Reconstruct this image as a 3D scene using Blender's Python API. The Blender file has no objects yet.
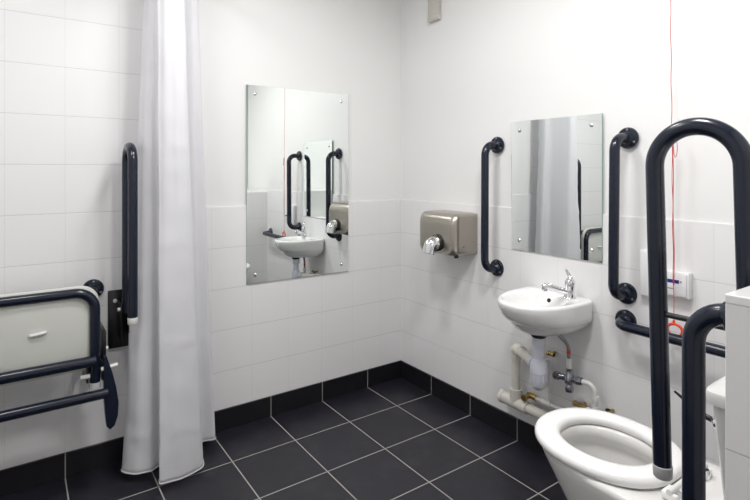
import bpy, bmesh, math, random
from mathutils import Vector, Matrix, noise
V = Vector
PI = math.pi
sc = bpy.context.scene
COL = sc.collection
random.seed(4)
ORG = {}

# ------------------------------------------------------------------ helpers
def mark(o, label=None, cat=None, group=None, kind=None):
    if label: o['label'] = label
    if cat: o['category'] = cat
    if group: o['group'] = group
    if kind: o['kind'] = kind
    return o

def thing(name, loc, label, cat, group=None):
    o = bpy.data.objects.new(name, None)
    o.empty_display_size = .05
    COL.objects.link(o)
    o.location = loc
    ORG[o.name] = V(loc)
    return mark(o, label, cat, group)

def obj(name, bm, mat, parent=None, loc=(0, 0, 0), smooth=True, angle=40, label=None, kind=None):
    """link bm (world coordinates) as one mesh object under parent"""
    org = ORG[parent.name] if parent else V(loc)
    bmesh.ops.translate(bm, verts=bm.verts, vec=-org)
    bmesh.ops.recalc_face_normals(bm, faces=bm.faces)
    me = bpy.data.meshes.new(name)
    bm.to_mesh(me); bm.free()
    for m in (mat if isinstance(mat, (list, tuple)) else [mat]):
        me.materials.append(m)
    if smooth:
        me.polygons.foreach_set('use_smooth', [True] * len(me.polygons))
        me.set_sharp_from_angle(angle=math.radians(angle))
    o = bpy.data.objects.new(name, me)
    COL.objects.link(o)
    if parent: o.parent = parent
    else: o.location = org
    ORG[o.name] = org
    if label: o['label'] = label
    if kind: o['kind'] = kind
    return o

def join(*bms):
    out = bmesh.new()
    for b in bms:
        me = bpy.data.meshes.new('tmp'); b.to_mesh(me); b.free()
        out.from_mesh(me); bpy.data.meshes.remove(me)
    return out

def box(x0, x1, y0, y1, z0, z1, bev=0, seg=2, mi=0):
    bm = bmesh.new()
    bmesh.ops.create_cube(bm, size=1)
    bmesh.ops.scale(bm, verts=bm.verts, vec=(abs(x1 - x0), abs(y1 - y0), abs(z1 - z0)))
    bmesh.ops.translate(bm, verts=bm.verts, vec=((x0 + x1) / 2, (y0 + y1) / 2, (z0 + z1) / 2))
    if bev:
        bmesh.ops.bevel(bm, geom=list(bm.edges), offset=bev, segments=seg, profile=.5, affect='EDGES')
    for f in bm.faces: f.material_index = mi
    return bm

def frame(d):
    d = V(d).normalized()
    a = V((0, 0, 1)) if abs(d.z) < .9 else V((1, 0, 0))
    u = d.cross(a).normalized()
    return u, d.cross(u).normalized()

def lathe(prof, base, axis, n=32):
    """prof: [(radius, distance along axis)]"""
    bm = bmesh.new()
    base = V(base); d = V(axis).normalized(); u, w = frame(d)
    rings = []
    for r, h in prof:
        if r < 1e-6: rings.append([bm.verts.new(base + d * h)])
        else: rings.append([bm.verts.new(base + d * h + (u * math.cos(2 * PI * k / n) + w * math.sin(2 * PI * k / n)) * r) for k in range(n)])
    for a, b in zip(rings, rings[1:]):
        for k in range(n):
            q = [a[k % len(a)], a[(k + 1) % len(a)], b[(k + 1) % len(b)], b[k % len(b)]]
            q = list(dict.fromkeys(q))
            if len(q) > 2: bm.faces.new(q)
    for e in (rings[0], rings[-1]):
        if len(e) > 2: bm.faces.new(e)
    return bm

def fillet(pts, rad, n=8):
    pts = [V(p) for p in pts]
    if not isinstance(rad, (list, tuple)): rad = [rad] * (len(pts) - 2)
    out = [pts[0]]
    for i in range(1, len(pts) - 1):
        a, p, b = pts[i - 1], pts[i], pts[i + 1]; r = rad[i - 1]
        da, db = (a - p).normalized(), (b - p).normalized()
        ang = da.angle(db)
        if r <= 0 or ang > PI - .02: out.append(p); continue
        t = r / math.tan(ang / 2)
        c = p + (da + db).normalized() * (r / math.sin(ang / 2))
        p0, p1 = p + da * t, p + db * t
        v0, v1 = p0 - c, p1 - c
        tot = v0.angle(v1); ax = v0.cross(v1).normalized()
        for k in range(n + 1):
            out.append(c + Matrix.Rotation(tot * k / n, 3, ax) @ v0)
    out.append(pts[-1])
    res = [out[0]]
    for p in out[1:]:
        if (p - res[-1]).length > 1e-5: res.append(p)
    return res

def tube(pts, r, n=20, cap=True, closed=False):
    pts = [V(p) for p in pts]
    rr = r if isinstance(r, (list, tuple)) else [r] * len(pts)
    bm = bmesh.new(); rings = []; N = len(pts); u = None
    for i, p in enumerate(pts):
        if closed: t = (pts[(i + 1) % N] - pts[i - 1]).normalized()
        elif i == 0: t = (pts[1] - p).normalized()
        elif i == N - 1: t = (p - pts[i - 1]).normalized()
        else: t = ((pts[i + 1] - p).normalized() + (p - pts[i - 1]).normalized()).normalized()
        if u is None: u, w = frame(t)
        else:
            u = (u - t * u.dot(t)).normalized(); w = t.cross(u)
        rings.append([bm.verts.new(p + (u * math.cos(2 * PI * k / n) + w * math.sin(2 * PI * k / n)) * rr[i]) for k in range(n)])
    pr = list(zip(rings, rings[1:])) + ([(rings[-1], rings[0])] if closed else [])
    for a, b in pr:
        for k in range(n):
            bm.faces.new([a[k], a[(k + 1) % n], b[(k + 1) % n], b[k]])
    if cap and not closed:
        bm.faces.new(rings[0]); bm.faces.new(rings[-1])
    return bm

def loft(rings, cap0=True, cap1=True, closed=False):
    bm = bmesh.new()
    R = [[bm.verts.new(p) for p in r] for r in rings]
    n = len(R[0])
    pr = list(zip(R, R[1:])) + ([(R[-1], R[0])] if closed else [])
    for a, b in pr:
        for k in range(n):
            bm.faces.new([a[k], a[(k + 1) % n], b[(k + 1) % n], b[k]])
    if not closed:
        if cap0: bm.faces.new(R[0])
        if cap1: bm.faces.new(R[-1])
    return bm

def prism(outline, d0, d1, ax, bev=0):
    """outline: 3-D points in a plane, extruded from d0 to d1 along ax"""
    ax = V(ax)
    bm = loft([[V(p) + ax * d0 for p in outline], [V(p) + ax * d1 for p in outline]])
    if bev:
        ed = [e for e in bm.edges if len(e.link_faces) == 2 and e.calc_face_angle(0) > .6]
        bmesh.ops.bevel(bm, geom=ed, offset=bev, segments=2, profile=.5, affect='EDGES')
    return bm

def sgp(v, p): return math.copysign(abs(v) ** p, v)

# ------------------------------------------------------------------ materials
def mat(name, col, rough=.4, metal=0, coat=0, spec=.5, noise_amt=0, noise_scale=30, bump=0, aniso=0):
    m = bpy.data.materials.new(name); m.use_nodes = True
    nt = m.node_tree; b = nt.nodes['Principled BSDF']
    b.inputs['Base Color'].default_value = (*col, 1)
    b.inputs['Roughness'].default_value = rough
    b.inputs['Metallic'].default_value = metal
    b.inputs['Coat Weight'].default_value = coat
    b.inputs['Coat Roughness'].default_value = .08
    b.inputs['Specular IOR Level'].default_value = spec
    if aniso: b.inputs['Anisotropic'].default_value = aniso
    if noise_amt or bump:
        tc = nt.nodes.new('ShaderNodeTexCoord'); nz = nt.nodes.new('ShaderNodeTexNoise')
        nz.inputs['Scale'].default_value = noise_scale; nz.inputs['Detail'].default_value = 4
        nt.links.new(tc.outputs['Object'], nz.inputs['Vector'])
        if noise_amt:
            mx = nt.nodes.new('ShaderNodeMix'); mx.data_type = 'RGBA'
            mx.inputs[6].default_value = (*[c * (1 - noise_amt) for c in col], 1)
            mx.inputs[7].default_value = (*[min(1, c * (1 + noise_amt)) for c in col], 1)
            nt.links.new(nz.outputs['Fac'], mx.inputs[0]); nt.links.new(mx.outputs[2], b.inputs['Base Color'])
        if bump:
            bp = nt.nodes.new('ShaderNodeBump'); bp.inputs['Strength'].default_value = bump; bp.inputs['Distance'].default_value = .002
            nt.links.new(nz.outputs['Fac'], bp.inputs['Height']); nt.links.new(bp.outputs['Normal'], b.inputs['Normal'])
    return m

def tile_mat(name, axes, offs, pitch, gap, col, grout, rough, vary=.03, dust=0):
    """grid of tiles over two object axes with grout lines"""
    m = bpy.data.materials.new(name); m.use_nodes = True
    nt = m.node_tree; N = nt.nodes; L = nt.links; b = N['Principled BSDF']
    tc = N.new('ShaderNodeTexCoord'); sp = N.new('ShaderNodeSeparateXYZ'); L.new(tc.outputs['Object'], sp.inputs[0])
    def math_(op, a, bb=None, clamp=False):
        n = N.new('ShaderNodeMath'); n.operation = op; n.use_clamp = clamp
        for i, x in enumerate((a, bb)):
            if x is None: continue
            if isinstance(x, (int, float)): n.inputs[i].default_value = x
            else: L.new(x, n.inputs[i])
        return n.outputs[0]
    masks = []; cells = []
    gaps = gap if isinstance(gap, tuple) else (gap, gap)
    for a, o, p, gap in zip(axes, offs, pitch, gaps):
        t = math_('DIVIDE', math_('SUBTRACT', sp.outputs[a], o), p)
        s = math_('ADD', t, 100.5)
        fr = math_('ABSOLUTE', math_('SUBTRACT', math_('FRACT', s), .5))
        dist = math_('MULTIPLY', fr, p)
        masks.append(math_('DIVIDE', math_('SUBTRACT', dist, gap / 2 - .0006), .0012, True))
        cells.append(math_('FLOOR', math_('ADD', t, 100)))
    mask = math_('MULTIPLY', masks[0], masks[1])          # 1 on the tile, 0 in the grout
    cb = N.new('ShaderNodeCombineXYZ'); L.new(cells[0], cb.inputs[0]); L.new(cells[1], cb.inputs[1])
    wn = N.new('ShaderNodeTexWhiteNoise'); wn.noise_dimensions = '3D'; L.new(cb.outputs[0], wn.inputs['Vector'])
    nz = N.new('ShaderNodeTexNoise'); nz.inputs['Scale'].default_value = 9; nz.inputs['Detail'].default_value = 6; nz.inputs['Roughness'].default_value = .65
    L.new(tc.outputs['Object'], nz.inputs['Vector'])
    val = math_('ADD', 1 - vary, math_('MULTIPLY', wn.outputs['Value'], 2 * vary))
    vm = N.new('ShaderNodeMix'); vm.data_type = 'RGBA'; vm.blend_type = 'MULTIPLY'; vm.inputs[0].default_value = 1
    vm.inputs[6].default_value = (*col, 1); L.new(val, vm.inputs[7])
    cur = vm.outputs[2]
    if dust:
        rp = N.new('ShaderNodeMapRange'); rp.inputs['From Min'].default_value = .5; rp.inputs['From Max'].default_value = .8
        rp.inputs['To Min'].default_value = 0; rp.inputs['To Max'].default_value = dust
        L.new(nz.outputs['Fac'], rp.inputs['Value'])
        dm = N.new('ShaderNodeMix'); dm.data_type = 'RGBA'; dm.inputs[7].default_value = (.16, .155, .16, 1)
        L.new(rp.outputs[0], dm.inputs[0]); L.new(cur, dm.inputs[6]); cur = dm.outputs[2]
    gm = N.new('ShaderNodeMix'); gm.data_type = 'RGBA'
    gm.inputs[6].default_value = (*grout, 1); L.new(cur, gm.inputs[7]); L.new(mask, gm.inputs[0])
    L.new(gm.outputs[2], b.inputs['Base Color'])
    rm = N.new('ShaderNodeMapRange'); L.new(mask, rm.inputs['Value'])
    rm.inputs['To Min'].default_value = .8; rm.inputs['To Max'].default_value = rough
    L.new(rm.outputs[0], b.inputs['Roughness'])
    bp = N.new('ShaderNodeBump'); bp.inputs['Strength'].default_value = .35; bp.inputs['Distance'].default_value = .0015
    L.new(mask, bp.inputs['Height']); L.new(bp.outputs['Normal'], b.inputs['Normal'])
    return m

TW = (.80, .795, .80); GW = (.62, .615, .61)
M_tile_b = tile_mat('white_tile_back', (0, 2), (-1.753, 1.084), (.2, .2), (.0009, .0026), TW, GW, .30, .006)
M_tile_r = tile_mat('white_tile_right', (1, 2), (-.3, 1.084), (.2, .2), (.0009, .0026), TW, GW, .30, .006)
M_tile_box = tile_mat('white_tile_boxing', (1, 2), (-2.4, .812), (.4, .25), (.0014, .003), (.78, .77, .765), (.56, .55, .54), .2, .006)
DT = (.0112, .0104, .0170); DG = (.33, .32, .30)
M_floor = tile_mat('black_floor_tile', (0, 1), (-.2526, -.2878), (.3, .3), .005, DT, DG, .38, .1, .10)
M_skirt_b = tile_mat('black_skirting_back', (0, 2), (-.2526, 5), (.3, 20), .004, (.0095, .009, .0125), DG, .3, .1)
M_skirt_r = tile_mat('black_skirting_right', (1, 2), (-.2878, 5), (.3, 20), .004, (.0095, .009, .0125), DG, .3, .1)
M_paint = mat('white_wall_paint', (.80, .80, .795), .55, noise_amt=.01, noise_scale=3, bump=.04)
M_ceil = mat('ceiling_paint', (.82, .82, .81), .7)
M_navy = mat('navy_coated_tube', (.0050, .0085, .0215), .24, coat=.12, spec=.4, noise_amt=.05)
M_black = mat('black_plate', (.006, .0065, .008), .35, coat=.3)
M_nylon = mat('white_nylon', (.72, .72, .70), .4)
M_grey_nylon = mat('grey_nylon_cap', (.50, .50, .50), .45)
M_bolt = mat('bolt_head', (.20, .21, .23), .3, metal=.7)
M_ceramic = mat('white_glazed_ceramic', (.84, .835, .83), .08, coat=.5)
M_wc = mat('toilet_ceramic', (.76, .75, .735), .09, coat=.4)
M_seatp = mat('white_seat_plastic', (.86, .855, .85), .18, coat=.2)
M_pad = mat('cream_seat_plastic', (.60, .61, .57), .4, noise_amt=.015, noise_scale=6)
M_chrome = mat('chrome', (.78, .79, .81), .08, metal=1)
M_steel = mat('brushed_stainless_steel', (.47, .435, .385), .30, metal=1, noise_amt=.05, noise_scale=60)
M_pipe = mat('off_white_pipe', (.70, .68, .62), .4, noise_amt=.04, noise_scale=20)
M_ppipe = mat('white_painted_pipe', (.74, .73, .71), .35, noise_amt=.04, noise_scale=30)
M_trap = mat('bluish_white_trap_plastic', (.66, .68, .76), .3)
M_rubber = mat('black_rubber', (.012, .012, .013), .5)
M_brass = mat('brass', (.42, .30, .12), .32, metal=1, noise_amt=.1, noise_scale=60)
M_valve = mat('dull_chrome_valve', (.36, .37, .41), .2, metal=1)
M_hose = mat('braided_hose', (.30, .31, .29), .4, metal=.6, noise_amt=.2, noise_scale=300)
M_red = mat('red_cord', (.52, .03, .035), .6)
M_ring = mat('red_orange_plastic', (.75, .06, .02), .35)
M_alarm = mat('white_unit_plastic', (.76, .76, .77), .35)
M_blue = mat('blue_label', (.012, .03, .24), .4)
M_print = mat('grey_print', (.25, .25, .27), .5)
M_edge = mat('green_glass_edge', (.25, .42, .36), .15)
M_conduit = mat('beige_conduit', (.56, .535, .49), .5, noise_amt=.08, noise_scale=40)
M_water = mat('still_water', (.55, .56, .55), .03)
M_rod = mat('curtain_rod_white', (.75, .75, .75), .3)
M_mirror = mat('silvered_mirror', (.885, .92, .905), .0, metal=1)

M_curtain = bpy.data.materials.new('white_curtain_fabric'); M_curtain.use_nodes = True
nt = M_curtain.node_tree; b = nt.nodes['Principled BSDF']
b.inputs['Base Color'].default_value = (.91, .91, .93, 1); b.inputs['Roughness'].default_value = .5
b.inputs['Sheen Weight'].default_value = .1
tr = nt.nodes.new('ShaderNodeBsdfTranslucent'); tr.inputs['Color'].default_value = (.93, .93, .95, 1)
ms = nt.nodes.new('ShaderNodeMixShader'); ms.inputs[0].default_value = .45
nt.links.new(b.outputs[0], ms.inputs[1]); nt.links.new(tr.outputs[0], ms.inputs[2])
nt.links.new(ms.outputs[0], nt.nodes['Material Output'].inputs['Surface'])
wv = nt.nodes.new('ShaderNodeTexNoise'); wv.inputs['Scale'].default_value = 700
tcc = nt.nodes.new('ShaderNodeTexCoord'); nt.links.new(tcc.outputs['Object'], wv.inputs['Vector'])
bpp = nt.nodes.new('ShaderNodeBump'); bpp.inputs['Strength'].default_value = .06; bpp.inputs['Distance'].default_value = .001
nt.links.new(wv.outputs['Fac'], bpp.inputs['Height']); nt.links.new(bpp.outputs['Normal'], b.inputs['Normal'])

def emit(name, col, s):
    m = bpy.data.materials.new(name); m.use_nodes = True
    b = m.node_tree.nodes['Principled BSDF']
    b.inputs['Base Color'].default_value = (.8, .8, .8, 1)
    b.inputs['Emission Color'].default_value = (*col, 1); b.inputs['Emission Strength'].default_value = s
    return m

# ------------------------------------------------------------------ room
XL, YF, ZC = -2.55, -2.62, 2.5
DADO = 1.084; XT = -1.27        # full-height tiles left of XT (shower side)
def struct(name, bm, m, smooth=False):
    return obj(name, bm, m, smooth=smooth, kind='structure')

struct('floor', box(XL - .1, .1, YF - .1, .1, -.08, 0), M_floor)
struct('ceiling', box(XL - .1, .1, YF - .1, .1, ZC, ZC + .08), M_ceil)
struct('wall_back', join(box(XL, .1, .008, .1, 0, ZC, mi=0),
                         box(XT, .008, 0, .02, .06, DADO, .002, 2, mi=1),
                         box(XL, XT, 0, .02, .06, ZC, 0, mi=1)), [M_paint, M_tile_b])
struct('wall_right', join(box(.008, .1, YF - .1, .1, 0, ZC, mi=0),
                          box(0, .02, YF, .008, .06, DADO, .002, 2, mi=1)), [M_paint, M_tile_r])
struct('wall_left', box(XL - .1, XL, YF - .1, .1, 0, ZC), M_paint)
struct('wall_front', box(XL, 0, YF - .1, YF, 0, ZC), M_paint)
struct('baseboard_back', box(XL, 0, -.009, .01, 0, .102, .0012, 1), M_skirt_b)
struct('baseboard_right', box(-.009, .01, YF, -.009, 0, .102, .0012, 1), M_skirt_r)
struct('baseboard_left', box(XL, XL + .009, YF, -.009, 0, .102), M_skirt_r)

# low tiled boxing behind the toilet
BX, BY, BZ = -.98, -2.089, 1.061
struct('wall_boxing', join(box(BX, 0, YF, BY, 0, BZ - .015, .0015, 1, mi=0),
                           box(BX - .0005, 0, YF, BY + .0005, BZ - .015, BZ, .002, 2, mi=1)), [M_tile_box, M_ceramic])

# ------------------------------------------------------------------ grab rails
RT = .0184
def flange(parent, c, n, mats=(None, None)):
    c, n = V(c), V(n)
    f = obj('flange', lathe([(0, 0), (.041, 0), (.041, .006), (.037, .011), (.027, .0125), (.0225, .02), (.0185, .024), (0, .024)], c, n), M_navy, parent)
    u, w = frame(n)
    s = []
    for k in range(3):
        a = 2 * PI * k / 3 + .5
        s.append(c + n * .0095 + (u * math.cos(a) + w * math.sin(a)) * .0315)
    for p in s:
        obj('screw', lathe([(0, 0), (.0052, 0), (.0052, .0025), (.003, .0042), (0, .0045)], p, n, 12), M_bolt, f)
    return f

def grab_rail(a, b_, n, proj, label, group, name='grab_rail', rad=.052):
    a, b_, n = V(a), V(b_), V(n)
    t = thing(name, a, label, 'grab rail', group)
    pts = fillet([a + n * .004, a + n * proj, b_ + n * proj, b_ + n * .004], rad, 10)
    obj('rail_tube', tube(pts, RT, 24), M_navy, t)
    flange(t, a, n); flange(t, b_, n)
    return t

G_V = 'navy grab rails on the tiled walls'
grab_rail((0, -.762, 1.384), (0, -.760, .785), (-1, 0, 0), .088,
          'vertical navy grab rail between the hand dryer and the small mirror', G_V)
grab_rail((0, -1.408, 1.384), (0, -1.402, .788), (-1, 0, 0), .095,
          'vertical navy grab rail right of the small mirror above the basin', G_V)
grab_rail((0, -1.400, .684), (0, -2.0, .684), (-1, 0, 0), .080,
          'horizontal navy grab rail on the wall behind the toilet seat', G_V)
grab_rail((-1.652, 0, .760), (-2.25, 0, .760), (0, -1, 0), .062,
          'horizontal navy grab rail mostly hidden behind the folded shower seat', G_V)
grab_rail((-.92, BY, 1.015), (-.92, BY, .42), (0, 1, 0), .071,
          'thick foreground navy grab rail standing against the tiled boxing', G_V, rad=.062)

def hinged_rail(x, ywall, s, yr, yf, ztop, zfer, zr, label, rod=None, lean=0):
    """folded-up U rail; s = outward direction of the wall along y"""
    t = thing('hinged_rail', (x, ywall, .62), label, 'hinged rail', 'folded hinged support rails')
    zc = ztop - RT; R = abs(yf - yr) / 2
    pts = fillet([(x, yf, zfer + .02), (x, yf, zc), (x, yr, zc), (x, yr, zr)], R * .999, 16)
    pts = [V((p.x, p.y + lean * (p.z - zfer), p.z)) for p in pts]
    obj('rail_tube', tube(pts, RT, 24), M_navy, t)
    obj('end_cap', lathe([(0, 0), (.0165, 0), (.0190, .003), (.0194, .018), (.0194, .026), (.0175, .028), (0, .028)], (x, yf, zfer), (0, 0, 1)), M_nylon if not rod else M_grey_nylon, t, label='pale plastic end cap')
    obj('wall_plate', box(x - .062, x + .018, ywall, ywall + s * .009, .495, .745, .003, 2), M_black, t)
    hb = join(box(x - .024, x - .018, ywall + s * .005, yr + s * .012, .55, .70, .002, 1),
              box(x + .018, x + .024, ywall + s * .005, yr + s * .012, .55, .70, .002, 1))
    obj('hinge_bracket', hb, M_black, t)
    obj('hinge_pin', tube([(x - .034, yr - s * .004, .675), (x + .034, yr - s * .004, .675)], .0075, 16), M_nylon, t, label='white hinge pin')
    obj('hinge_pin', lathe([(0, 0), (.008, 0), (.008, .006), (0, .009)], (x - .035, ywall + s * .009, .70), (0, s, 0), 16), M_nylon, t, label='white plate bolt cover')
    if rod:
        obj('cross_bar', tube([(x, yr + lean * (rod - zfer), rod), (x, yf + lean * (rod - zfer), rod)], .0062, 14), M_black, t)
    return t
hinged_rail(-1.535, 0, -1, -.077, -.217, 1.376, .645, .66, 'navy hinged support rail folded upright beside the shower curtain')
hinged_rail(-.765, BY, 1, -2.060, -1.8925, 1.369, .594, .62, 'large navy hinged support rail folded upright in the foreground beside the toilet', rod=.948, lean=.025)

# ------------------------------------------------------------------ shower seat (folded up)
ys = -.195
t = thing('shower_bench', (-1.851, 0, .36), 'folded cream shower seat in a navy tube frame on the left wall', 'shower seat')
cx0, hw = -1.851, .192
def rrect(cx, cz, hx, hz, r, y, n=8):
    out = []
    for sx, sz, a0 in ((1, 1, 0), (-1, 1, PI / 2), (-1, -1, PI), (1, -1, 1.5 * PI)):
        for k in range(n + 1):
            a = a0 + PI / 2 * k / n
            out.append(V((cx + sx * (hx - r) + r * math.cos(a), y, cz + sz * (hz - r) + r * math.sin(a))))
    return out
zc_, hz_ = .649, .157
rings = [rrect(cx0, zc_, hw * .96, hz_ * .95, .06, ys + .034), rrect(cx0, zc_, hw + .006, hz_ + .004, .065, ys + .030),
         rrect(cx0, zc_, hw + .010, hz_ + .008, .068, ys + .020), rrect(cx0, zc_, hw + .008, hz_ + .006, .068, ys + .012),
         rrect(cx0, zc_, hw - .002, hz_ - .004, .062, ys + .008), rrect(cx0, zc_, hw - .016, hz_ - .018, .085, ys + .008),
         rrect(cx0, zc_, hw - .030, hz_ - .030, .11, ys + .003), rrect(cx0, zc_ - .004, hw - .06, hz_ - .06, .09, ys - .001)]
pad = obj('seat_pad', loft(rings), M_pad, t)
obj('hand_slot', tube(fillet([(cx0 - .024, ys - .001, .655), (cx0 - .018, ys - .007, .656), (cx0 + .018, ys - .007, .660), (cx0 + .024, ys - .001, .660)], .004, 4), .006, 12), M_nylon, pad, label='small white moulded handle')
xr = -1.666; xl2 = 2 * cx0 - xr
pts = fillet([(xr, ys, .43), (xr, ys, .790), (xl2, ys, .790), (xl2, ys, .43)], .068, 10)
obj('frame_tube', tube(pts, .0185, 22), M_navy, t)
obj('frame_cross_bar', tube([(xr, ys - .026, .528), (xl2, ys - .026, .528)], .0205, 22), M_navy, t)
for x in (xr, xl2):
    obj('end_cap', lathe([(0, 0), (.0165, 0), (.0205, .003), (.0205, .024), (0, .026)], (x, ys, .414), (0, 0, 1)), M_grey_nylon, t, label='pale plastic end cap')
obj('leg_bar', tube([(xr + .04, ys - .03, .396), (xl2 - .04, ys - .03, .396)], .019, 22), M_navy, t)
for s, x in ((1, xr), (-1, xl2)):
    # crescent-shaped folded leg foot
    prof = [(.029, .533), (.040, .529), (.057, .472), (.071, .409), (.079, .348), (.076, .299), (.064, .263), (.048, .252), (.036, .267), (.031, .321), (.027, .381), (.027, .459)]
    obj('leg', prism([(x + s * d, ys - .005 - .05 * (.575 - z), z) for d, z in prof], -.014, .014, (0, 1, 0), .005), M_navy, t)
    obj('wall_plate', box(x - .045 + s * .02, x - .005 + s * .02, -.010, 0, .385, .62, .003, 2), M_black, t)
    obj('hinge_arm', join(box(x - .030, x - .022, ys - .01, -.006, .44, .51, .002, 1), box(x + .022, x + .030, ys - .01, -.006, .44, .51, .002, 1)), M_black, t)
    obj('hinge_pin', tube([(x - .05, ys - .012, .468), (x - .018, ys - .012, .468)], .009, 14), M_nylon, t, label='white hinge pin')
    obj('hinge_pin', tube([(x + s * .020, ys - .012, .485), (x + s * .078, ys - .012, .492)], .008, 14), M_nylon, t, label='white hinge pin')
    obj('hinge_pin', tube([(x + s * .030, ys + .05, .545), (x + s * .052, ys + .05, .545)], .008, 14), M_nylon, t, label='white hinge pin')
    obj('bracket', box(x + s * .026, x + s * .044, ys + .035, -.004, .50, .62, .004, 2), M_black, t)

# ------------------------------------------------------------------ shower curtain
t = thing('shower_curtain', (-1.38, -.2, .03), 'long white shower curtain bunched against the back wall', 'curtain')
bot = [(-1.190, -.060), (-1.172, -.105), (-1.178, -.132), (-1.232, -.122), (-1.262, -.150), (-1.262, -.205), (-1.268, -.262), (-1.284, -.290),
       (-1.330, -.305), (-1.392, -.315), (-1.444, -.312), (-1.452, -.298), (-1.436, -.262), (-1.418, -.226), (-1.436, -.214), (-1.472, -.232),
       (-1.510, -.224), (-1.545, -.192), (-1.566, -.150), (-1.552, -.117), (-1.500, -.098)]
top = [(-1.276, -.075), (-1.262, -.11), (-1.264, -.14), (-1.288, -.148), (-1.306, -.165), (-1.330, -.20), (-1.346, -.24), (-1.356, -.27),
       (-1.380, -.280), (-1.408, -.272), (-1.434, -.252), (-1.446, -.234), (-1.442, -.216), (-1.438, -.200), (-1.442, -.188), (-1.450, -.178),
       (-1.457, -.165), (-1.464, -.140), (-1.467, -.115), (-1.462, -.09), (-1.448, -.07)]
def spline(P, n):
    out = []
    m = len(P) - 1
    for i in range(n + 1):
        u = i / n * m; k = min(int(u), m - 1); f = u - k
        p0, p1, p2, p3 = [V(P[max(0, min(m, j))]) for j in (k - 1, k, k + 1, k + 2)]
        out.append(.5 * ((2 * p1) + (p2 - p0) * f + (2 * p0 - 5 * p1 + 4 * p2 - p3) * f * f + (3 * p1 - p0 - 3 * p2 + p3) * f ** 3))
    return out
NU, NV = 220, 120
B, T = spline(bot, NU), spline(top, NU)
z0, z1 = .028, 2.19
bm = bmesh.new(); G = []
for j in range(NV + 1):
    v = j / NV; row = []
    for i in range(NU + 1):
        u = i / NU
        w = v ** .85
        p = B[i].lerp(T[i], w)
        z = z0 + (z1 - z0) * v
        if j == 0 or True:
            z += (1 - v) * (.012 * math.sin(u * 9 + 1))
        q = V((p.x, p.y, z))
        n1 = noise.noise(V((q.x * 9, q.y * 9, z * 3.2)))
        n2 = noise.noise(V((q.x * 14 + 7, q.y * 14, z * 13)))
        n3 = noise.noise(V((u * 26, z * .7, 3.3)))
        cr = max(0, 1 - abs(((z * 2.6 + .12 * n1) % 1) - .5) * 26)          # packing creases
        amp = math.sin(PI * min(1, u * 12)) if u < 1 / 24 else 1
        q.x += .004 * n1 + .002 * n2 + .003 * n3
        q.y += .005 * n1 + 0.0026 * n2 + .004 * n3 - .0026 * cr * amp
        row.append(bm.verts.new(q))
    G.append(row)
for j in range(NV):
    for i in range(NU):
        bm.faces.new([G[j][i], G[j][i + 1], G[j + 1][i + 1], G[j + 1][i]])
hem = [g.co.copy() for g in G[0]]
cur = obj('fabric', bm, M_curtain, t, angle=180)
md = cur.modifiers.new('thick', 'SOLIDIFY'); md.thickness = .0012
obj('hem', tube([p + V((0, 0, .002)) for p in hem], .0028, 8), M_curtain, t)
for k in range(6):
    i = int((k + .5) / 6 * NU); p = G_top = T[i]
    c = V((-1.38, p.y, 2.205))
    obj('curtain_ring', tube([c + V((math.cos(a) * .022, 0, math.sin(a) * .022)) for a in [2 * PI * q / 20 for q in range(20)]], .0025, 8, closed=True), M_rod, t)
t = thing('curtain_rod', (-1.38, 0, 2.215), 'white curtain rod running out from the back wall overhead', 'rod')
obj('rod', tube([(-1.38, 0, 2.215), (-1.38, YF, 2.215)], .0125, 18), M_rod, t)
for y, n in ((0, -1), (YF, 1)):
    obj('flange', lathe([(0, 0), (.028, 0), (.028, .006), (.015, .014), (0, .014)], (-1.38, y, 2.215), (0, n, 0)), M_rod, t)

# ------------------------------------------------------------------ mirrors
def mirror(name, wall, a0, a1, z0, z1, label, nscrew, tilt=0):
    P = (lambda a, d, z: V((a, -d, z))) if wall == 'b' else (lambda a, d, z: V((-d, a, z)))
    n = (0, -1, 0) if wall == 'b' else (-1, 0, 0)
    t = thing(name, P((a0 + a1) / 2, 0, z0), label, 'mirror', 'frameless wall mirrors')
    p0, p1 = P(a0, .0005, z0), P(a1, .0055, z1)
    lo = [min(a, b) for a, b in zip(p0, p1)]; hi = [max(a, b) for a, b in zip(p0, p1)]
    bm = box(lo[0], hi[0], lo[1], hi[1], lo[2], hi[2])
    for v in bm.verts:
        if tilt and abs(v.co.x - a1) < 1e-4 and v.co.y < -.003: v.co.y -= tilt * (a1 - a0)   # glass not quite flush
    for f in bm.faces:
        f.normal_update()
        f.material_index = 0 if f.normal.dot(V(n)) > .9 else 1
    obj('mirror_glass', bm, [M_mirror, M_edge], t, smooth=False)
    for a, z in nscrew:
        obj('screw_cap', lathe([(0, 0), (.0085, 0), (.0085, .002), (.006, .0045), (0, .0055)], P(a, .0055 + tilt * (a - a0), z), n, 18), M_chrome, t)
ax = (-.981, -.3845)
mirror('wall_mirror', 'b', ax[0], ax[1], .6924, 1.689, 'tall frameless mirror screwed to the back wall left of the corner',
       [(a, z) for a in (ax[0] + .045, ax[1] - .045) for z in (.735, 1.646)], tilt=.004)
ay = (-.8526, -1.3044)
mirror('wall_mirror', 'r', ay[1], ay[0], .891, 1.4887, 'smaller frameless mirror on the right wall above the basin',
       [(a, z) for a in (ay[0] - .045, ay[1] + .045) for z in (.935, 1.445)])

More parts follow.
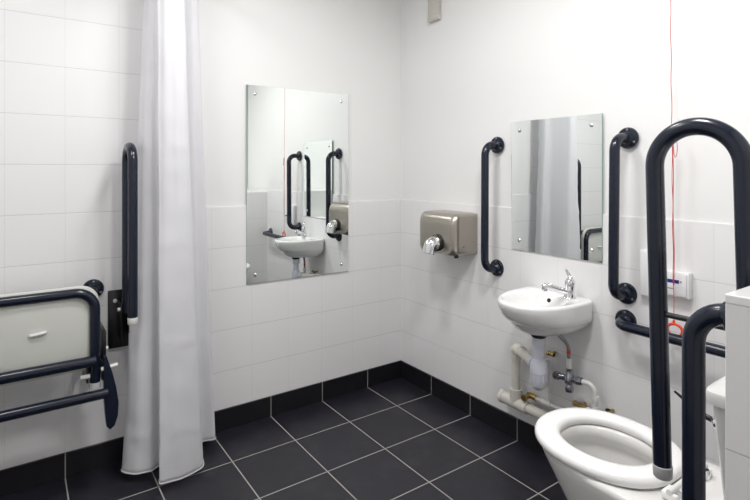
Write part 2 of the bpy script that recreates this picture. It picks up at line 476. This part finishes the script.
# ------------------------------------------------------------------ hand dryer
t = thing('hand_dryer', (0, -.50, .835), 'brushed steel hand dryer on the right wall near the corner', 'hand dryer')
def yz(y0, y1, z0, z1, r, x, n=6):
    out = []
    cy, cz, hy, hz = (y0 + y1) / 2, (z0 + z1) / 2, (y1 - y0) / 2, (z1 - z0) / 2
    for sy, sz, a0 in ((1, 1, 0), (-1, 1, PI / 2), (-1, -1, PI), (1, -1, 1.5 * PI)):
        for k in range(n + 1):
            a = a0 + PI / 2 * k / n
            out.append(V((x, cy + sy * (hy - r) + r * math.cos(a), cz + sz * (hz - r) + r * math.sin(a))))
    return out
y0, y1, zb, zt = -.632, -.352, .832, 1.044
rings = [yz(y0, y1, zb, zt, .022, -.004)]
rings += [yz(y0, y1, zb, zt, .022, -.118)]
for k in range(1, 7):
    a = PI / 2 * k / 6; d = .034 * (1 - math.cos(a)); xx = -.118 - .048 * math.sin(a)
    rings.append(yz(y0 + d * .6, y1 - d * .9, zb + d * .4, zt - 1.5 * d, .022 + d * .5, xx))
rings.append(yz(y0 + .06, y1 - .06, zb + .05, zt - .06, .03, -.1665))
cas = obj('casing', loft(rings), M_steel, t)
obj('back_plate', box(-.004, .003, y0 + .004, y1 - .004, zb + .004, zt - .004, .001, 1), M_bolt, t)
nc = V((-.164, -.512, .893))
obj('nozzle_collar', lathe([(0, 0), (.043, 0), (.043, .012), (.034, .020), (0, .020)], nc, (-1, 0, 0), 32), M_rubber, t, label='black round nozzle collar')
pts = fillet([nc + V((-.012, 0, 0)), nc + V((-.042, .004, .004)), nc + V((-.054, .008, -.050))], .028, 8)
nz_ = tube(pts, [.036 - .002 * min(1, i / 4) for i in range(len(pts))], 26)
noz = obj('nozzle', nz_, M_chrome, t, label='chrome swivel air nozzle')
d = (pts[-1] - pts[-2]).normalized()
obj('nozzle_opening', lathe([(0, 0), (.029, 0), (.029, .0015), (0, .0015)], pts[-1], d, 20), M_rubber, noz)
obj('screw', lathe([(0, 0), (.006, 0), (.005, .002), (0, .0025)], (-.10, y0, zb + .05), (0, -1, 0), 14), M_bolt, t)
obj('corner_foot', box(-.15, -.13, y0 + .004, y0 + .018, zb - .006, zb + .012, .002, 1), M_rubber, t, label='dark corner foot')

# ------------------------------------------------------------------ basin
t = thing('wash_basin', (0, -1.10, .60), 'small white ceramic wash basin fixed to the right wall', 'basin')
NB = 72
def D(x_ext, hw, z, cyy=-1.117, back=0.0, nb=7, split=.30):
    out = []
    xs = -x_ext * split
    for k in range(NB):
        a = 2 * PI * k / NB
        c, s = math.cos(a), math.sin(a)
        if c >= 0: x = xs - (x_ext + xs) * sgp(c, 2 / 2.15); y = hw * sgp(s, 2 / 2.15)
        else: x = xs + (-back - xs) * abs(c) ** (2 / nb); y = hw * sgp(s, 2 / nb)
        out.append(V((min(x, -back), cyy + y, z)))
    return out
def bowl(cx, rx, ry, z, cyy=-1.120, n=2.2):
    return [V((cx - rx * sgp(math.cos(2 * PI * k / NB), 2 / n), cyy + ry * sgp(math.sin(2 * PI * k / NB), 2 / n), z)) for k in range(NB)]
R = [D(.20, .080, .595, back=.06, nb=2.5), D(.228, .098, .600, back=.03, nb=3), D(.256, .126, .617, nb=4, back=.01), D(.272, .145, .638, nb=6), D(.283, .152, .650),
     D(.296, .1560, .654), D(.314, .1590, .672), D(.331, .1612, .702), D(.338, .1622, .723), D(.337, .1618, .730), D(.331, .157, .7355), D(.323, .149, .7365, back=.004)]
R += [bowl(-.190, .127, .126, .7345), bowl(-.190, .122, .121, .729), bowl(-.188, .115, .115, .712), bowl(-.185, .100, .102, .685),
      bowl(-.182, .075, .077, .660), bowl(-.178, .045, .045, .646), bowl(-.175, .022, .022, .642)]
bs = obj('bowl', loft(R), M_ceramic, t, angle=60)
obj('plug_hole', lathe([(0, 0), (.021, 0), (.020, .002), (.015, .002), (.013, -.004), (0, -.004)], (-.175, -1.12, .6435), (0, 0, 1), 24), M_chrome, t)
obj('overflow_hole', lathe([(0, 0), (.0085, 0), (.0085, .003), (0, .003)], (-.0735, -1.108, .710), V((-1, .05, .3)), 20), M_rubber, t, label='dark round overflow hole')

# mixer tap
TX, TY, TZ = -.062, -1.196, .7355
t = thing('mixer_tap', (TX, TY, TZ), 'chrome lever mixer tap on the back corner of the basin', 'tap')
body = obj('tap_body', lathe([(0, 0), (.024, 0), (.024, .004), (.0205, .008), (.0180, .042), (.0205, .052), (.0205, .070), (.016, .077), (0, .079)], (TX, TY, TZ), V((0, -.06, 1)), 28), M_chrome, t)
sd = V((-.86, .50, 0)).normalized()
s0 = V((TX, TY, TZ + .024))
pts = [s0, s0 + sd * .05 + V((0, 0, .014)), s0 + sd * .085 + V((0, 0, .026)), s0 + sd * .102 + V((0, 0, .029)), s0 + sd * .111 + V((0, 0, .020))]
obj('spout', tube(fillet(pts, [.03, .02, .008], 5), .0125, 20), M_chrome, t)
obj('aerator', lathe([(0, 0), (.0115, 0), (.0115, .010), (0, .010)], s0 + sd * .105 + V((0, 0, .010)), (0, 0, 1), 20), M_chrome, t)
h0 = V((TX, TY - .004, TZ + .074))
obj('lever', tube(fillet([h0, h0 + V((0, 0, .012)), h0 + V((-.002, .012, .034)), h0 + V((-.002, .018, .042))], [.01, .02], 5), [.014 - .009 * min(1, i / 9) for i in range(len(fillet([h0, h0 + V((0, 0, .012)), h0 + V((-.002, .012, .034)), h0 + V((-.002, .018, .042))], [.01, .02], 5)))], 16), M_chrome, t)

# ------------------------------------------------------------------ plumbing under the basin
tx, ty = -.168, -1.126
t = thing('bottle_trap', (tx, ty, .36), 'white plastic bottle trap hanging under the basin', 'bottle trap')
obj('rubber_washer', lathe([(0, 0), (.024, 0), (.033, .012), (.033, .022), (0, .022)], (tx, ty, .575), (0, 0, 1)), M_rubber, t, label='black rubber washer')
obj('neck', lathe([(0, 0), (.021, 0), (.021, .06), (.027, .062), (.027, .092), (0, .092)], (tx, ty, .486), (0, 0, 1)), M_trap, t)
obj('trap_body', lathe([(0, 0), (.012, 0), (.024, .010), (.031, .022), (.032, .070), (.034, .072), (.034, .108), (.031, .112), (.026, .128), (0, .128)], (tx, ty, .362), (0, 0, 1)), M_trap, t)
for k in range(10):
    a = 2 * PI * k / 10
    p = V((tx + math.cos(a) * .0325, ty + math.sin(a) * .0325, .40))
    obj('grip_rib', tube([p, p + V((0, 0, .03))], .002, 8), M_trap, t)
od = V((.09, .19, 0)).normalized()
ob = V((tx, ty, .455))
obj('outlet', tube([ob, ob + od * .075], .019, 20), M_trap, t)
obj('outlet_nut', lathe([(0, 0), (.026, 0), (.026, .022), (0, .022)], ob + od * .036, od, 12), M_trap, t)

px, py = -.055, -.918
t = thing('waste_pipe', (px, -1.1, .2), 'cream plastic waste pipe running from the bottle trap along the skirting', 'pipe')
e0 = ob + od * .060
obj('elbow_pipe', tube(fillet([e0, V((px, py, .452)), V((px, py, .20))], .03, 8), .0205, 22), M_pipe, t)
obj('elbow', join(tube(fillet([V((px, py, .452)) - od * .058, V((px, py, .452)), V((px, py, .405))], .027, 8), .0265, 22)), M_pipe, t)
obj('pipe', tube([(px, -.83, .203), (px, -2.05, .190)], .0215, 22), M_pipe, t)
obj('tee', join(tube([(px, -.845, .203), (px, -.985, .201)], .0275, 22), tube([(px, py, .20), (px, py, .265)], .0275, 22)), M_pipe, t)
obj('end_cap', lathe([(0, 0), (.026, 0), (.030, .004), (.030, .022), (0, .024)], (px, -.83, .203), (0, -1, 0)), M_pipe, t)
obj('pipe_clip', join(box(-.05, 0, -1.115, -1.095, .175, .225, .002, 1)), M_pipe, t)

t = thing('mixing_valve', (-.06, -1.2, .40), 'dull chrome mixing valve on the wall below the basin', 'valve')
obj('valve_body', join(tube([(-.06, -1.135, .398), (-.06, -1.255, .412)], .0125, 18), lathe([(0, 0), (.019, 0), (.019, .03), (.014, .036), (.014, .055), (0, .055)], (-.06, -1.195, .388), (0, 0, 1), 20)), M_valve, t)
obj('union_nut', tube([(-.06, -1.125, .397), (-.06, -1.148, .400)], .0165, 6), M_valve, t)
obj('union_nut', tube([(-.06, -1.228, .409), (-.06, -1.252, .412)], .0160, 6), M_valve, t)
obj('valve_knob', lathe([(0, 0), (.015, 0), (.017, .010), (.015, .024), (.012, .030), (0, .030)], (-.06, -1.195, .352), (0, 0, 1), 20), M_valve, t)
obj('hose_nut', lathe([(0, 0), (.0125, 0), (.0125, .035), (.010, .04), (0, .04)], (-.06, -1.193, .448), (0, 0, 1), 8), M_ppipe, t, label='white hose nut')
hz = obj('flexible_hose', tube(fillet([(-.06, -1.193, .485), (-.062, -1.192, .545), (-.09, -1.15, .590), (-.11, -1.14, .62)], [.05, .03], 8), .0072, 14), M_hose, t, label='grey braided hose')
obj('colour_band', tube([(-.0603, -1.1929, .508), (-.0612, -1.1925, .522)], .0082, 14), M_ring, hz, label='red band')

t = thing('supply_pipe', (-.045, -1.30, .0), 'white painted supply pipe bending down beside the mixing valve', 'pipe')
obj('pipe', tube(fillet([(-.06, -1.252, .412), (-.055, -1.303, .416), (-.05, -1.303, .105), (-.05, -1.303, .0)], [.03, .001], 8), .0098, 16), M_ppipe, t)
obj('pipe_joint', lathe([(0, 0), (.0135, 0), (.0145, .005), (.0145, .022), (.0135, .027), (0, .027)], (-.05, -1.303, .345), (0, 0, 1), 16), M_ppipe, t)
obj('pipe_joint', lathe([(0, 0), (.0135, 0), (.0145, .005), (.0145, .018), (.0135, .022), (0, .022)], (-.05, -1.303, .308), (0, 0, 1), 16), M_ppipe, t)
t = thing('supply_pipe', (-.03, -1.0, .25), 'thin white supply pipe with a brass tee just below the bottle trap', 'pipe')
obj('pipe', tube([(-.03, -.985, .248), (-.03, -1.90, .238)], .0085, 14), M_ppipe, t)
obj('pipe_riser', tube([(-.03, -1.07, .247), (-.03, -1.07, .44)], .0075, 14), M_ppipe, t)
obj('pipe_joint', tube([(-.03, -1.035, .248), (-.03, -1.085, .247)], .0125, 14), M_ppipe, t)
obj('brass_tee', join(tube([(-.03, -.965, .249), (-.03, -1.010, .248)], .0125, 10), tube([(-.03, -.975, .249), (-.075, -.980, .249)], .0105, 10), lathe([(0, 0), (.014, 0), (.014, .014), (0, .014)], (-.065, -.979, .249), (-1, 0, 0), 6)), M_brass, t, label='brass tee fitting')
def brass(y, z, l, r, label, ax=(0, -1, 0), x=-.035):
    t = thing('isolation_valve', (x, y, z), label, 'valve', 'small brass isolation valves under the basin')
    ax = V(ax).normalized(); p = V((x, y, z))
    obj('valve_body', tube([p - ax * l, p + ax * l], r, 14), M_brass, t)
    for e in (-l, l - .01):
        obj('valve_nut', lathe([(0, 0), (r * 1.3, 0), (r * 1.3, .010), (0, .010)], p + ax * e, ax, 6), M_brass, t)
    obj('wall_tail', tube([p, V((0, y, z))], r * .7, 10), M_brass, t)
brass(-1.228, .300, .030, .0095, 'brass isolation valve on the wall left of the bent white pipe')
brass(-1.348, .318, .012, .009, 'short brass stub on the wall right of the bent white pipe', (0, 0, 1))
brass(-1.088, .470, .017, .008, 'brass isolation valve beside the neck of the bottle trap')
t = thing('pipe_stub', (-.03, -1.27, .29), 'white pipe fitting joining brass valve and bent white pipe', 'pipe')
obj('pipe', tube([(-.038, -1.262, .299), (-.045, -1.295, .296)], .011, 14), M_ppipe, t)

# ------------------------------------------------------------------ toilet
CX = -.534
t = thing('toilet', (CX, -1.7, 0), 'white close coupled toilet with open seat in the foreground', 'toilet')
NT = 80
def egg(hw, yfront, yback, z, split=.47, nf=2.1, nb=2.6, cx=CX):
    ym = yfront - (yfront - yback) * split
    out = []
    for k in range(NT):
        a = 2 * PI * k / NT; c, s = math.cos(a), math.sin(a)
        if c >= 0: out.append(V((cx + hw * sgp(s, 2 / nf), ym + (yfront - ym) * sgp(c, 2 / nf), z)))
        else: out.append(V((cx + hw * sgp(s, 2 / nb), ym + (ym - yback) * sgp(c, 2 / nb), z)))
    return out
P = [egg(.095, -1.600, -2.06, 0, nb=5), egg(.097, -1.597, -2.06, .02, nb=5), egg(.094, -1.598, -2.06, .08, nb=5), egg(.100, -1.578, -2.06, .17, nb=5), egg(.120, -1.532, -2.06, .27, nb=5),
     egg(.147, -1.478, -2.06, .36, nb=5), egg(.166, -1.441, -2.06, 0.423, nb=5), egg(.172, -1.431, -2.06, 0.448, nb=5), egg(.171, -1.432, -2.06, 0.460, nb=5), egg(.164, -1.442, -2.055, 0.464, nb=5)]
P += [egg(.118, -1.495, -1.790, 0.464), egg(.112, -1.500, -1.785, 0.460), egg(.112, -1.500, -1.785, 0.433), egg(.121, -1.492, -1.792, .415), egg(.120, -1.495, -1.79, .39),
      egg(.105, -1.52, -1.775, .33), egg(.080, -1.56, -1.75, .27), egg(.06, -1.585, -1.735, .235), egg(.045, -1.60, -1.72, .215)]
pan = obj('pan', loft(P), M_wc, t, angle=60)
obj('water', loft([egg(.0685, -1.574, -1.743, .252), egg(.0680, -1.575, -1.742, .2522)]), M_water, t)
def ring(z, grow_o, grow_i):
    z += .008
    o = egg(.174 + grow_o, -1.430 + grow_o, -1.822 - grow_o, z, split=.5, nf=2.15, nb=2.35)
    i = egg(.115 - grow_i, -1.500 - grow_i, -1.760 + grow_i, z, split=.5, nf=2.1, nb=2.2, cx=CX + .005)
    return o, i
sec = [(.0, -.004, 'o', .459), (0, 0, 'o', .464), (0, 0, 'o', .474), (0, -.004, 'o', .482), (0, -.011, 'o', .4865), (0, -.022, 'o', .488)]
RO = [ring(z, g, 0)[0] for _, g, _, z in sec]
RI = [ring(z, 0, g)[1] for g, z in ((-.020, .488), (-.010, .486), (-.003, .481), (0, .474), (0, .466), (-.004, .459))]
obj('toilet_seat', loft(RO + RI, closed=True), M_seatp, t, angle=60)
for x in (CX - .078, CX + .078):
    h = obj('seat_hinge', join(box(x - .022, x + .022, -1.862, -1.826, .466, .484, .004, 2)), M_seatp, t)
    obj('hinge_post', lathe([(0, 0), (.015, 0), (.015, .022), (.012, .026), (0, .026)], (x, -1.850, .460), (0, 0, 1), 20), M_chrome, h, label='chrome hinge post')
hb = obj('hinge_bar', tube([(CX - .10, -1.845, .486), (CX + .10, -1.845, .486)], .007, 14), M_nylon, t)
# cistern
def cis(hw, yf, z, yb=BY, nb=9):
    ym, hy = (yf + yb) / 2, (yf - yb) / 2
    return [V((CX + hw * sgp(math.sin(2 * PI * k / 64), 2 / nb), ym + hy * sgp(math.cos(2 * PI * k / 64), 2 / nb), z)) for k in range(64)]
obj('cistern', loft([cis(.165, -1.990, .455, BY + .002), cis(.170, -1.989, .462, BY + .002), cis(.183, -1.962, .755, BY + .002), cis(.183, -1.962, .768, BY + .002)]), M_ceramic, t)
obj('cistern_lid', loft([cis(.190, -1.957, .768, BY + .002), cis(.195, -1.951, .771, BY + .002), cis(.196, -1.950, .790, BY + .002), cis(.193, -1.953, .796, BY + .002), cis(.184, -1.960, .799, BY + .002)]), M_ceramic, t)
lv = obj('flush_lever', lathe([(0, 0), (.014, 0), (.014, .006), (.009, .011), (0, .011)], (-.690, -1.972, .722), (0, 1, 0), 20), M_chrome, t, label='chrome flush lever with dark tip')
obj('lever_arm', tube(fillet([(-.690, -1.968, .722), (-.690, -1.940, .727), (-.700, -1.887, .762)], .02, 6), [.006] * 3 + [.0055] * 5 + [.0025], 12), M_black, lv)

# ------------------------------------------------------------------ alarm units and pull cord
t = thing('switch_unit', (0, -1.50, .79), 'plain white wall unit half hidden behind the upright hinged rail', 'wall unit')
obj('casing', box(-.022, .002, -1.535, -1.463, .793, .967, .004, 3), M_alarm, t)
obj('front_cover', box(-.026, -.021, -1.530, -1.468, .800, .960, .002, 2), M_alarm, t)
t = thing('alarm_unit', (0, -1.585, .80), 'white emergency alarm unit with blue label behind the red cord', 'alarm')
obj('casing', box(-.030, .002, -1.636, -1.544, .814, .906, .006, 3), M_alarm, t)
obj('front_cover', box(-.034, -.029, -1.628, -1.548, .821, .899, .003, 2), M_alarm, t)
obj('label_strip', box(-.0350, -.0338, -1.605, -1.562, .866, .878, 0), M_blue, t, label='dark blue strip')
obj('indicator', lathe([(0, 0), (.003, 0), (.003, .002), (0, .002)], (-.0339, -1.611, .873), (-1, 0, 0), 12), M_print, t)
obj('print_mark', box(-.0347, -.0338, -1.588, -1.566, .844, .848), M_print, t)

cxx, cyy = -.052, -1.5945
t = thing('pull_cord', (cxx, cyy, .69), 'red emergency pull cord hanging beside the foreground rail', 'pull cord')
def cordy(z): return cyy + .010 * (z - .9)
wig = [V((cxx, cordy(z) + .0012 * math.sin(z * 37), z)) for z in [ZC - .03 - k * (ZC - .03 - .735) / 80 for k in range(81)]]
obj('cord', tube(wig, .0012, 8), M_red, t)
dbl = [V((cxx - .001, cordy(z) - .0030 + .0012 * math.sin(z * 23 + 1), z)) for z in [1.372 - k * (1.372 - .862) / 50 for k in range(51)]]
obj('cord_double', tube(dbl, .0014, 8), M_red, t)
lp = [V((cxx - .002, cordy(1.34) - .012 - .006 * math.sin(2 * PI * k / 24), 1.338 + .032 * math.cos(2 * PI * k / 24))) for k in range(24)]
obj('cord_loop', tube(lp, .0011, 8, closed=True), M_red, t)
obj('knot', lathe([(0, 0), (.004, .004), (.0045, .010), (.003, .016), (0, .018)], (cxx, cordy(.735), .726), (0, 0, 1), 12), M_ring, t)
rc = V((cxx, cyy - .005, .706))
obj('pull_ring', tube([rc + V((0, math.sin(a) * (0.024 + .002 * math.cos(a)), math.cos(a) * .022)) for a in [2 * PI * k / 40 for k in range(40)]], .0048, 12, closed=True), M_ring, t, label='orange red pull ring')
obj('ceiling_switch', lathe([(0, 0), (.036, 0), (.036, .022), (.042, .026), (.042, .032), (0, .032)], (cxx - .006, cordy(ZC), ZC - .032), (0, 0, 1)), M_alarm, t)

# conduit stub high on the right wall
t = thing('conduit', (-.0, -.305, 2.10), 'beige conduit strip coming down high on the right wall', 'conduit')
obj('cover', box(-.018, .008, -.352, -.268, 2.10, ZC, .003, 2), M_conduit, t)
obj('end_cap', box(-.020, .008, -.354, -.266, 2.098, 2.127, .003, 2), M_conduit, t)

# ------------------------------------------------------------------ lights
LP = [(-1.05, -.95, 12), (-.97, -1.75, 20), (-1.95, -.9, 9)]  # last entry is an added, unseen lamp that brightens the curtain and left wall
for k, (x, y, e) in enumerate(LP):
    t = thing('ceiling_light', (x, y, ZC), ['round white ceiling light over the middle of the floor', 'round white ceiling light over the toilet side of the room', 'added round ceiling light, unseen, brightening the curtain and shower corner'][k], 'ceiling light', 'round ceiling lights')
    obj('rim', lathe([(.0, 0), (.165, 0), (.165, .03), (.150, .034), (.148, .02), (0, .02)], (x, y, ZC), (0, 0, -1), 40), M_rod, t)
    obj('diffuser', lathe([(0, .021), (.147, .021), (.14, .036), (.09, .046), (0, .05)], (x, y, ZC), (0, 0, -1), 40), emit('lamp_diffuser', (1, .97, .93), 6), t)
    ld = bpy.data.lights.new('lamp', 'AREA'); ld.shape = 'DISK'; ld.size = .3; ld.energy = e; ld.color = (1, .985, .975)
    lo = bpy.data.objects.new('lamp', ld); COL.objects.link(lo); lo.parent = t; lo.location = (0, 0, -.056)
w = bpy.data.worlds.new('World'); sc.world = w; w.use_nodes = True
w.node_tree.nodes['Background'].inputs[0].default_value = (.8, .85, .9, 1)
w.node_tree.nodes['Background'].inputs[1].default_value = .3

# ------------------------------------------------------------------ camera
cd = bpy.data.cameras.new('Camera'); co = bpy.data.objects.new('Camera', cd); COL.objects.link(co)
cd.sensor_fit = 'HORIZONTAL'; cd.sensor_width = 36; cd.lens = 504.15 / 750 * 36
cd.shift_y = -(250 - 170.88) / 750
cd.clip_start = .01
co.location = (-1.9073, -2.4266, 1.2585)
co.rotation_euler = (PI / 2, 0, -.61482)
sc.camera = co
vs = sc.view_settings
vs.view_transform = 'Standard'; vs.look = 'None'; vs.gamma = 1; vs.use_curve_mapping = False
vs.exposure = -0.14
